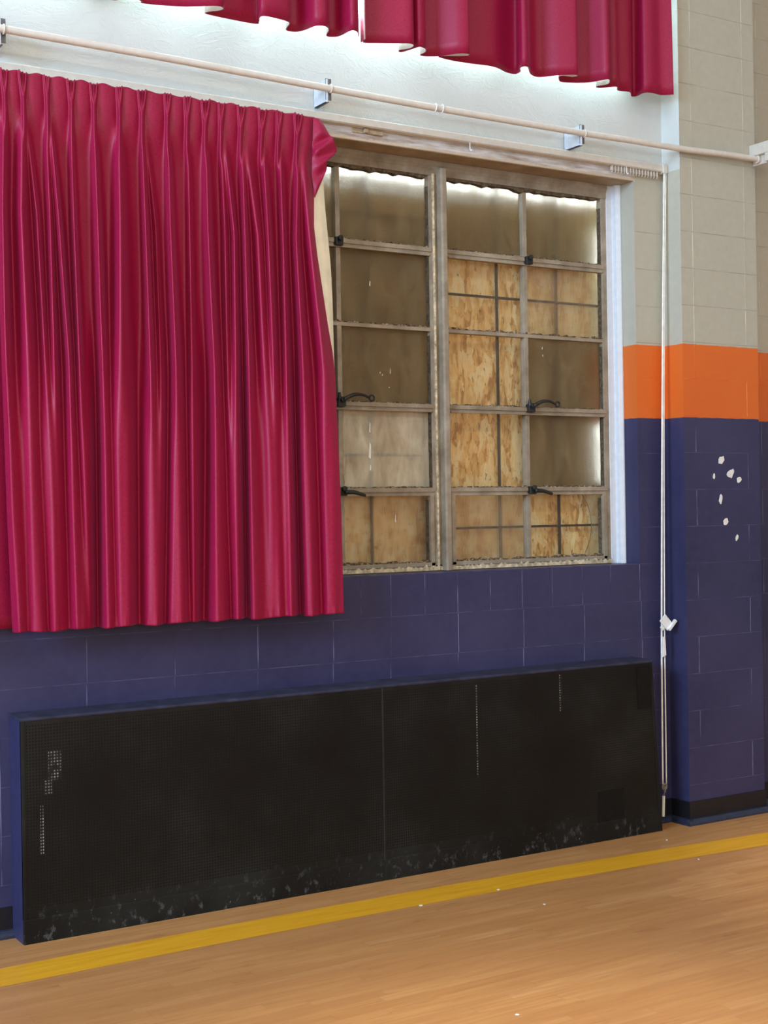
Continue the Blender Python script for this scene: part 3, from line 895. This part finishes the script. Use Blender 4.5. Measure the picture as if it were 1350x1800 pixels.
# lining that shows beyond the right edge of the drape
lin_out = [(565, 290), (569, 311), (570.5, 357), (578, 425), (583.5, 490), (585.6, 556), (587, 620), (588.5, 655)]
lin = MB(); lr = []
for px, py in lin_out[:]:
    z = on_y(px, py, -0.075)[2]
    inner = interp_desc(RE, z) - 9
    row = []
    for k in range(9):
        t = k / 8; p_ = inner + (px - inner) * t
        yy = -0.070 - 0.010 * math.sin(t * 4.5) - 0.006 * math.cos(t * 9)
        row.append((x_at(p_, yy, z), yy, z))
    lr.append(row)
lin.grid([r_[::-1] for r_ in lr])
o = lin.build('lining_edge', M['lining'], big, smooth=True, fix=False)
md = o.modifiers.new('sub', 'SUBSURF'); md.levels = 2; md.render_levels = 2
md = o.modifiers.new('thickness', 'SOLIDIFY'); md.thickness = 0.002
tag(o, label='cream lining edge showing beside the crimson cloth')
# heading corner that has come off its hooks and flops over
fl_ = MB()
FL = [  # rows from the attached edge outwards, (px, py, y)
    [(551, 208, -.100), (556, 207.5, -.103), (561, 208, -.100)],
    [(550, 226, -.102), (562, 220, -.118), (571, 222, -.112)],
    [(549.5, 242, -.104), (564, 234, -.128), (579.6, 237, -.120)],
    [(549, 256, -.104), (563, 250, -.112), (584.5, 240.5, -.128)],
    [(549, 266, -.106), (561, 262, -.138), (587, 247, -.138)],
    [(548.5, 280, -.106), (560, 276, -.122), (591.5, 266, -.125)],
    [(548, 294, -.106), (561, 291, -.132), (576, 281, -.135)],
    [(548.5, 308, -.104), (559, 308, -.112), (574.5, 297, -.120)],
    [(550, 325, -.104), (558, 325, -.118), (569, 311, -.118)],
    [(552, 347, -.102), (552.8, 347.2, -.104), (553.5, 347.5, -.102)]]
fr = []
for r_ in FL:
    ctrl = catmull([on_y(a_, b_, c_) for a_, b_, c_ in r_], 8)
    fr.append(ctrl)
fr = np.array(fr)
# refine down the rows
fine = np.stack([catmull(fr[:, j], 6) for j in range(fr.shape[1])], axis=1)
fl_.grid([[tuple(p) for p in r_[::-1]] for r_ in fine])
cloth(fl_, 'drooping_heading', big, 0.006)

# neighbouring panel tucked behind at the left edge of the view
nb = MB(); rows2 = []
NX = 160
for z in np.linspace(ZTOP, 1.285, 40):
    rr_ = []
    for i in range(NX):
        u = i / (NX - 1); x = -1.95 + 1.66 * u
        st_ = 1 / (1 + math.exp((x + 0.60) / 0.022))
        yy = -0.024 - 0.012 * (0.5 + 0.5 * math.sin(u * 62 + 0.8 * math.sin(u * 17))) * (0.5 + 0.5 * (ZTOP - z) / 2.3) - 0.16 * st_
        if z < 1.42: yy -= 0.004
        rr_.append((x, yy, z))
    rows2.append(rr_[::-1])
nb.grid(rows2)
o = cloth(nb, 'curtain'); tag(o, 'crimson curtain panel at far left, tucked behind the large drape', 'curtain')

# ------------------------------------------------------------------ upper curtains (cross-sections follow their wavy hems)
RPX = [(5, 165), (0, 180), (60, 182), (130, 183), (195, 184), (212, 193), (195, 205), (152, 213), (158, 220), (200, 208), (235, 198), (260, 206), (262, 220), (242, 235), (310, 238), (400, 226), (444, 228), (440, 236), (400, 238), (318, 239), (370, 255), (450, 268), (550, 282), (605, 306), (640, 313), (660, 303), (657, 290), (675, 281), (696, 285), (708, 313), (742, 326), (825, 318), (895, 316), (906, 322), (880, 326), (835, 322), (828, 335), (845, 348), (950, 349), (1030, 335), (1043, 346), (1030, 358), (988, 366), (1000, 372), (1070, 367), (1078, 383), (1128, 390), (1135, 407), (1155, 407), (1185, 393), (1220, 393), (1260, 402), (1312, 400)]
RPX = [(640 + x / 2.411, y / 2.411) for x, y in RPX]
LPX = [(330, -8), (400, 0), (415, -2), (470, -5), (500, 4), (510, 12), (640, 22), (760, 20), (788, 30), (770, 38), (730, 43), (740, 52), (890, 82), (908, 76), (912, 60), (935, 56), (1000, 71), (1020, 82), (1008, 105), (1040, 111), (1070, 105), (1110, 90), (1145, 92), (1158, 105), (1150, 125), (1170, 129), (1195, 125), (1235, 106), (1258, 112), (1262, 128)]
LPX = [(x / 2, y / 2) for x, y in LPX]
ZUH = 3.982


def upper(trace, label, pre=None, post=None):
    P = [on_z(x, y, ZUH)[:2] for x, y in trace]
    P = (pre or []) + [tuple(p) for p in P] + (post or [])
    c = catmull(P, 7)
    c[:, 1] = np.minimum(c[:, 1], -0.035)
    ym = -0.12
    rws = []
    for k, z in enumerate(np.linspace(6.35, ZUH, 40)):
        h = (z - ZUH) / (6.35 - ZUH)
        s_ = 1.0 - 0.35 * h
        y = ym + (c[:, 1] - ym) * s_
        x = c[:, 0] + 0.012 * h * np.sin(np.arange(len(c)) * 0.11 + 3 * h)
        rws.append([(a_, b_, z) for a_, b_ in zip(x, y)][::-1])
    m_ = MB(); m_.grid(rws)
    o = cloth(m_, 'curtain', lin='lining_white'); tag(o, label, 'curtain', None)
    return o


pre = []
for i in range(10):
    pre.append((-1.2 + 0.13 * i, -0.08 - 0.05 * (i % 2)))
upper(LPX, 'upper crimson curtain on the left, ending at the bright gap', pre=pre)
p0 = on_z(*RPX[0], ZUH)
upper(RPX, 'upper crimson curtain on the right with a deeply waved hem, ending at the pilaster', pre=[(p0[0] + 0.004, p0[1] + 0.05)])

# ------------------------------------------------------------------ rod with its brackets
rod = empty('curtain_rod', (1.7, -0.14, 3.70))
tag(rod, 'long bare cream rod on brackets above the lower curtain', 'curtain rod')
RPT = [(-60, 39, -.135), (0, 50, -.135), (290, 101.5, -.135), (575, 155, -.137), (770, 190.5, -.142), (1018, 233, -.150), (1110, 247, -.158), (1200, 262, -.172), (1270, 270.5, -.180), (1338, 281, -.186)]
rp = catmull([on_y(a_, b_, c_) for a_, b_, c_ in RPT], 6)
b = MB(); b.tube(rp, 0.0165, 14); b.build('pole', M['rodpaint'], rod, smooth=True)


def bracket(px, py, y):
    c = on_y(px, py, y)
    e = MB()
    e.box((c[0] - 0.003, y + 0.006, c[2] - 0.062), (c[0] + 0.003, -0.001, c[2] + 0.045))
    e.box((c[0] - 0.003, -0.005, c[2] - 0.070), (c[0] + 0.040, -0.0005, c[2] + 0.055))
    br = e.build('bracket', M['zinc'], rod, bevel=0.001)
    g = MB(); g.box((c[0] - 0.004, y + 0.016, c[2] - 0.050), (c[0] + 0.026, y + 0.022, c[2] + 0.050))
    g.box((c[0] - 0.003, y + 0.016, c[2] - 0.062), (c[0] + 0.012, -0.01, c[2] - 0.056))
    g.build('cradle', M['steel'], br, bevel=0.001)
    k = MB(); k.tube([(c[0] + 0.012, y + 0.0185 * math.cos(t), c[2] + 0.0185 * math.sin(t)) for t in np.linspace(0, 2 * math.pi, 19)[:-1]], 0.004, 6, closed=True)
    k.build('clip', M['offwhite'], br, smooth=True)


bracket(1, 50.5, -.135); bracket(577, 155, -.137); bracket(1024, 234, -.150)
c = on_y(1330, 280, -.186)
e = MB()
e.box((c[0] - 0.012, -0.30, c[2] + 0.020), (c[0] + 0.16, PY, c[2] + 0.085)); e.box((c[0] - 0.012, -0.30, c[2] - 0.028), (c[0] + 0.16, -0.255, c[2] + 0.02))
e.box((c[0] + 0.016, -0.26, c[2] - 0.030), (c[0] + 0.026, PY, c[2] + 0.03))
br = e.build('end_bracket', M['offwhite'], rod, bevel=0.004)
k = MB(); k.tube([(c[0] - 0.002, -.186, c[2]), (c[0] + 0.03, -.186, c[2])], 0.024, 14); k.build('socket', M['offwhite'], br, smooth=False)
# two rings left on the rod
def ringat(px, py, y, name, label):
    c = on_y(px, py, y)
    m_ = MB(); m_.tube([(c[0] + 0.004 * math.sin(t), y + 0.020 * math.cos(t), c[2] - 0.002 + 0.022 * math.sin(t)) for t in np.linspace(0, 2 * math.pi, 25)[:-1]], 0.0028, 6, closed=True)
    o = m_.build(name, M['plastic'], smooth=True); tag(o, label, 'ring')
ringat(764, 189.5, -.142, 'curtain_ring', 'small white ring on the cream rod, the left of the pair')
ringat(776, 191.5, -.142, 'curtain_ring', 'small white ring on the cream rod, the right of the pair')

# ------------------------------------------------------------------ traverse track that carries the lower curtain
tr = empty('curtain_track', (1.5, -0.03, 3.60)); tag(tr, 'slim off-white curtain track along the top of the window opening', 'curtain track')
b = MB(); b.prism([(-0.002, 3.632), (-0.034, 3.640), (-0.042, 3.634), (-0.042, 3.604), (-0.034, 3.598), (-0.030, 3.602), (-0.014, 3.602), (-0.010, 3.598), (-0.002, 3.598)], 'x', -4.0, 3.352)
b.build('rail', M['offwhite'], tr, bevel=0.001)
b = MB(); b.box((3.335, -0.052, 3.592), (3.367, -0.001, 3.642)); b.build('end_cap', M['offwhite'], tr, bevel=0.004)
for i in range(16):
    x = 2.985 + i * 0.0215
    g = MB(); g.box((x - 0.0045, -0.030, 3.574), (x + 0.0045, -0.014, 3.603)); g.tube([(x, -0.022, 3.578), (x, -0.030, 3.570), (x, -0.022, 3.563)], 0.003, 6)
    g.build('glider', M['offwhite'], tr)
for px, py in ((826, 262), (1101, 299)):
    c = on_y(px, py, -.036)
    g = MB(); g.tube([(c[0], -0.036, 3.603), (c[0], -0.038, 3.565), (c[0] + 0.004, -0.044, 3.556), (c[0] + 0.002, -0.050, 3.562)], 0.0026, 6); g.build('hook', M['plastic'], tr, smooth=True)

# small bracket remains on the lintel
c = on_y(640, 224, 0)
b = MB(); b.box((c[0] + 0.01, -0.016, 3.574), (c[0] + 0.10, 0.0, 3.596)); b.box((c[0] - 0.01, -0.024, 3.576), (c[0] + 0.012, 0, 3.596))
b.box((c[0] - 0.07, -0.006, 3.574), (c[0] - 0.01, 0, 3.596))
o = b.build('metal_bracket', M['wood_old'], bevel=0.003); tag(o, 'small leftover bracket on the worn lintel beside the drooping curtain corner', 'bracket')

# ------------------------------------------------------------------ pull cord
pc = empty('pull_cord', (3.3, -0.05, 0.1)); tag(pc, 'pair of off-white pull cords hanging from the track end to a pulley weight', 'cord')
def cpt(px, py, y): return on_y(px, py, y)
pa = catmull([cpt(1167.5, 305, -.045), cpt(1165.5, 500, -.048), cpt(1164, 735, -.050), cpt(1163, 1090, -.055), cpt(1163.8, 1250, -.057), cpt(1165, 1378, -.058)], 6)
pb_ = catmull([cpt(1170.5, 305, -.045), cpt(1168, 500, -.048), cpt(1167, 735, -.050), cpt(1168, 1090, -.055), cpt(1169.8, 1250, -.057), cpt(1171.3, 1378, -.058)], 6)
for q, r_ in ((pa, 0.0052), (pb_, 0.0040)):
    b = MB(); b.tube(q, r_, 7); b.build('cord', M['cord'], pc, smooth=True)
c = cpt(1168, 1383, -.058)
b = MB(); b.tube([(c[0] + 0.014 * math.cos(t), c[1], c[2] + 0.014 * math.sin(t)) for t in np.linspace(0, 2 * math.pi, 17)[:-1]], 0.007, 8, closed=True)
b.box((c[0] - 0.006, c[1] - 0.006, c[2] - 0.030), (c[0] + 0.006, c[1] + 0.006, c[2] + 0.004))
b.tube([cpt(1168, 1392, -.058), cpt(1166.5, 1402, -.058)], 0.003, 6)
b.build('pulley', M['grey_metal'], pc)
b = MB(); b.tube([cpt(1166.5, 1399, -.058), cpt(1165.8, 1435, -.058)], 0.0085, 12); b.build('weight', M['ivory'], pc)
# white plastic piece caught in the cords
c = cpt(1171, 1094, -.075)
b = MB()
def rot2(p, a): return (c[0] + p[0] * math.cos(a) - p[1] * math.sin(a), c[2] + p[0] * math.sin(a) + p[1] * math.cos(a))
A_ = -0.80
b.prism([rot2(p, A_) for p in ((-0.040, -0.027), (0.038, -0.027), (0.038, 0.027), (-0.040, 0.027))], 'y', -0.078, -0.072)
b.prism([rot2(p, A_) for p in ((0.030, -0.020), (0.046, -0.020), (0.046, 0.052), (0.030, 0.052))], 'y', -0.090, -0.072)
b.prism([rot2(p, A_) for p in ((-0.010, -0.048), (0.018, -0.048), (0.018, -0.027), (-0.010, -0.027))], 'y', -0.0725, -0.068)
o = b.build('plastic_bracket', M['plastic'], bevel=0.0015); tag(o, 'tilted white plastic bracket caught on the pull cords', 'bracket')
b = MB(); c1, c2 = cpt(1165.5, 1119, -.064), cpt(1166.8, 1153, -.064)
b.prism([(c1[0] - 0.004, c1[2]), (c1[0] + 0.012, c1[2] - 0.01), (c2[0] + 0.014, c2[2] + 0.004), (c2[0] + 0.002, c2[2]), (c2[0] - 0.012, c2[2] - 0.006)], 'y', -0.070, -0.064)
o = b.build('tape_strip', M['plastic'], bevel=0.001); tag(o, 'narrow white strip wrapped on the cords below the plastic bracket', 'tape')

# ------------------------------------------------------------------ radiator cover
rc = empty('radiator_cover', (1.39, -0.08, 0)); tag(rc, 'long black perforated radiator cover standing on the floor under the window', 'radiator cover')
SE = 1.395
RT_, RB_ = 3.094, 3.152        # the right end leans: its foot stands further out than its top
def xr(z): return RB_ + (RT_ - RB_) * z / RZ
for x0, x1 in ((RX0, SE - 0.002), (SE + 0.002, None)):
    a_, c_ = (x1, x1) if x1 else (xr(0.10), xr(RZ - 0.012))
    b = MB(); b.prism([(x0, 0.10), (a_, 0.10), (c_, RZ - 0.012), (x0, RZ - 0.012)], 'y', RY, RY + 0.012); b.build('front_panel', M['perf'], rc, bevel=0.002)
    a_, c_ = (x1, x1) if x1 else (xr(0), xr(0.102))
    b = MB(); b.prism([(x0, 0.0), (a_, 0.0), (c_, 0.102), (x0, 0.102)], 'y', RY - 0.004, RY + 0.010); b.build('kick_rail', M['black'], rc, bevel=0.003)
b = MB(); b.box((SE - 0.005, RY - 0.002, 0.0), (SE + 0.005, RY + 0.004, RZ - 0.015)); b.build('seam_strip', M['edge'], rc, bevel=0.002)
b = MB(); b.prism([(-0.001, RZ + 0.006), (-0.001, RZ - 0.010), (RY - 0.002, RZ - 0.014), (RY - 0.004, RZ - 0.006), (RY + 0.004, RZ)], 'x', RX0 - 0.004, RT_ + 0.006); b.build('top_panel', M['dust'], rc, bevel=0.002)
b = MB(); b.box((RX0, RY + 0.008, 0), (RX0 + 0.012, -0.001, RZ - 0.008)); b.build('end_panel', M['blue'], rc, bevel=0.001)
b = MB(); b.prism([(xr(0) - 0.012, 0), (xr(0), 0), (xr(RZ), RZ - 0.008), (xr(RZ) - 0.012, RZ - 0.008)], 'y', RY + 0.008, -0.001); b.build('end_panel', M['black'], rc, bevel=0.001)
b = MB(); b.box((RX0, RY - 0.003, 0.10), (RX0 + 0.016, RY + 0.01, RZ - 0.012)); b.build('corner_strip', M['black'], rc, bevel=0.002)
b = MB(); b.prism([(xr(0.1) - 0.018, 0.1), (xr(0.1), 0.1), (xr(RZ - .012), RZ - 0.012), (xr(RZ - .012) - 0.018, RZ - 0.012)], 'y', RY - 0.003, RY + 0.01); b.build('corner_strip', M['black'], rc, bevel=0.002)
b = MB(); b.box((2.705, RY - 0.003, 0.070), (2.885, RY + 0.002, 0.262)); b.build('access_plate', M['plate'], rc, bevel=0.001)
b = MB(); b.box((2.990, RY - 0.004, 0.668), (3.085, RY + 0.002, 0.890)); b.build('access_plate', M['plate'], rc, bevel=0.001)

# flakes of paint lying on the boards
for i, (px, py, s_) in enumerate(((740, 1592, .010), (876, 1564, .007), (957, 1590, .006), (1172, 1477, .008), (1228, 1511, .006), (909, 1784, .008))):
    c = on_z(px, py, 0.0)
    ring = [(c[0] + s_ * random.uniform(.6, 1.1) * math.cos(a_), c[1] + s_ * random.uniform(.6, 1.1) * math.sin(a_)) for a_ in np.linspace(0, 2 * math.pi, 8)[:-1]]
    b = MB(); b.prism(ring, 'z', 0.0007, 0.0025)
    o = b.build('paint_flake', M['chip'])
    tag(o, 'tiny white paint flake lying on the wooden floor', 'paint flake', 'white paint flakes on the floor')
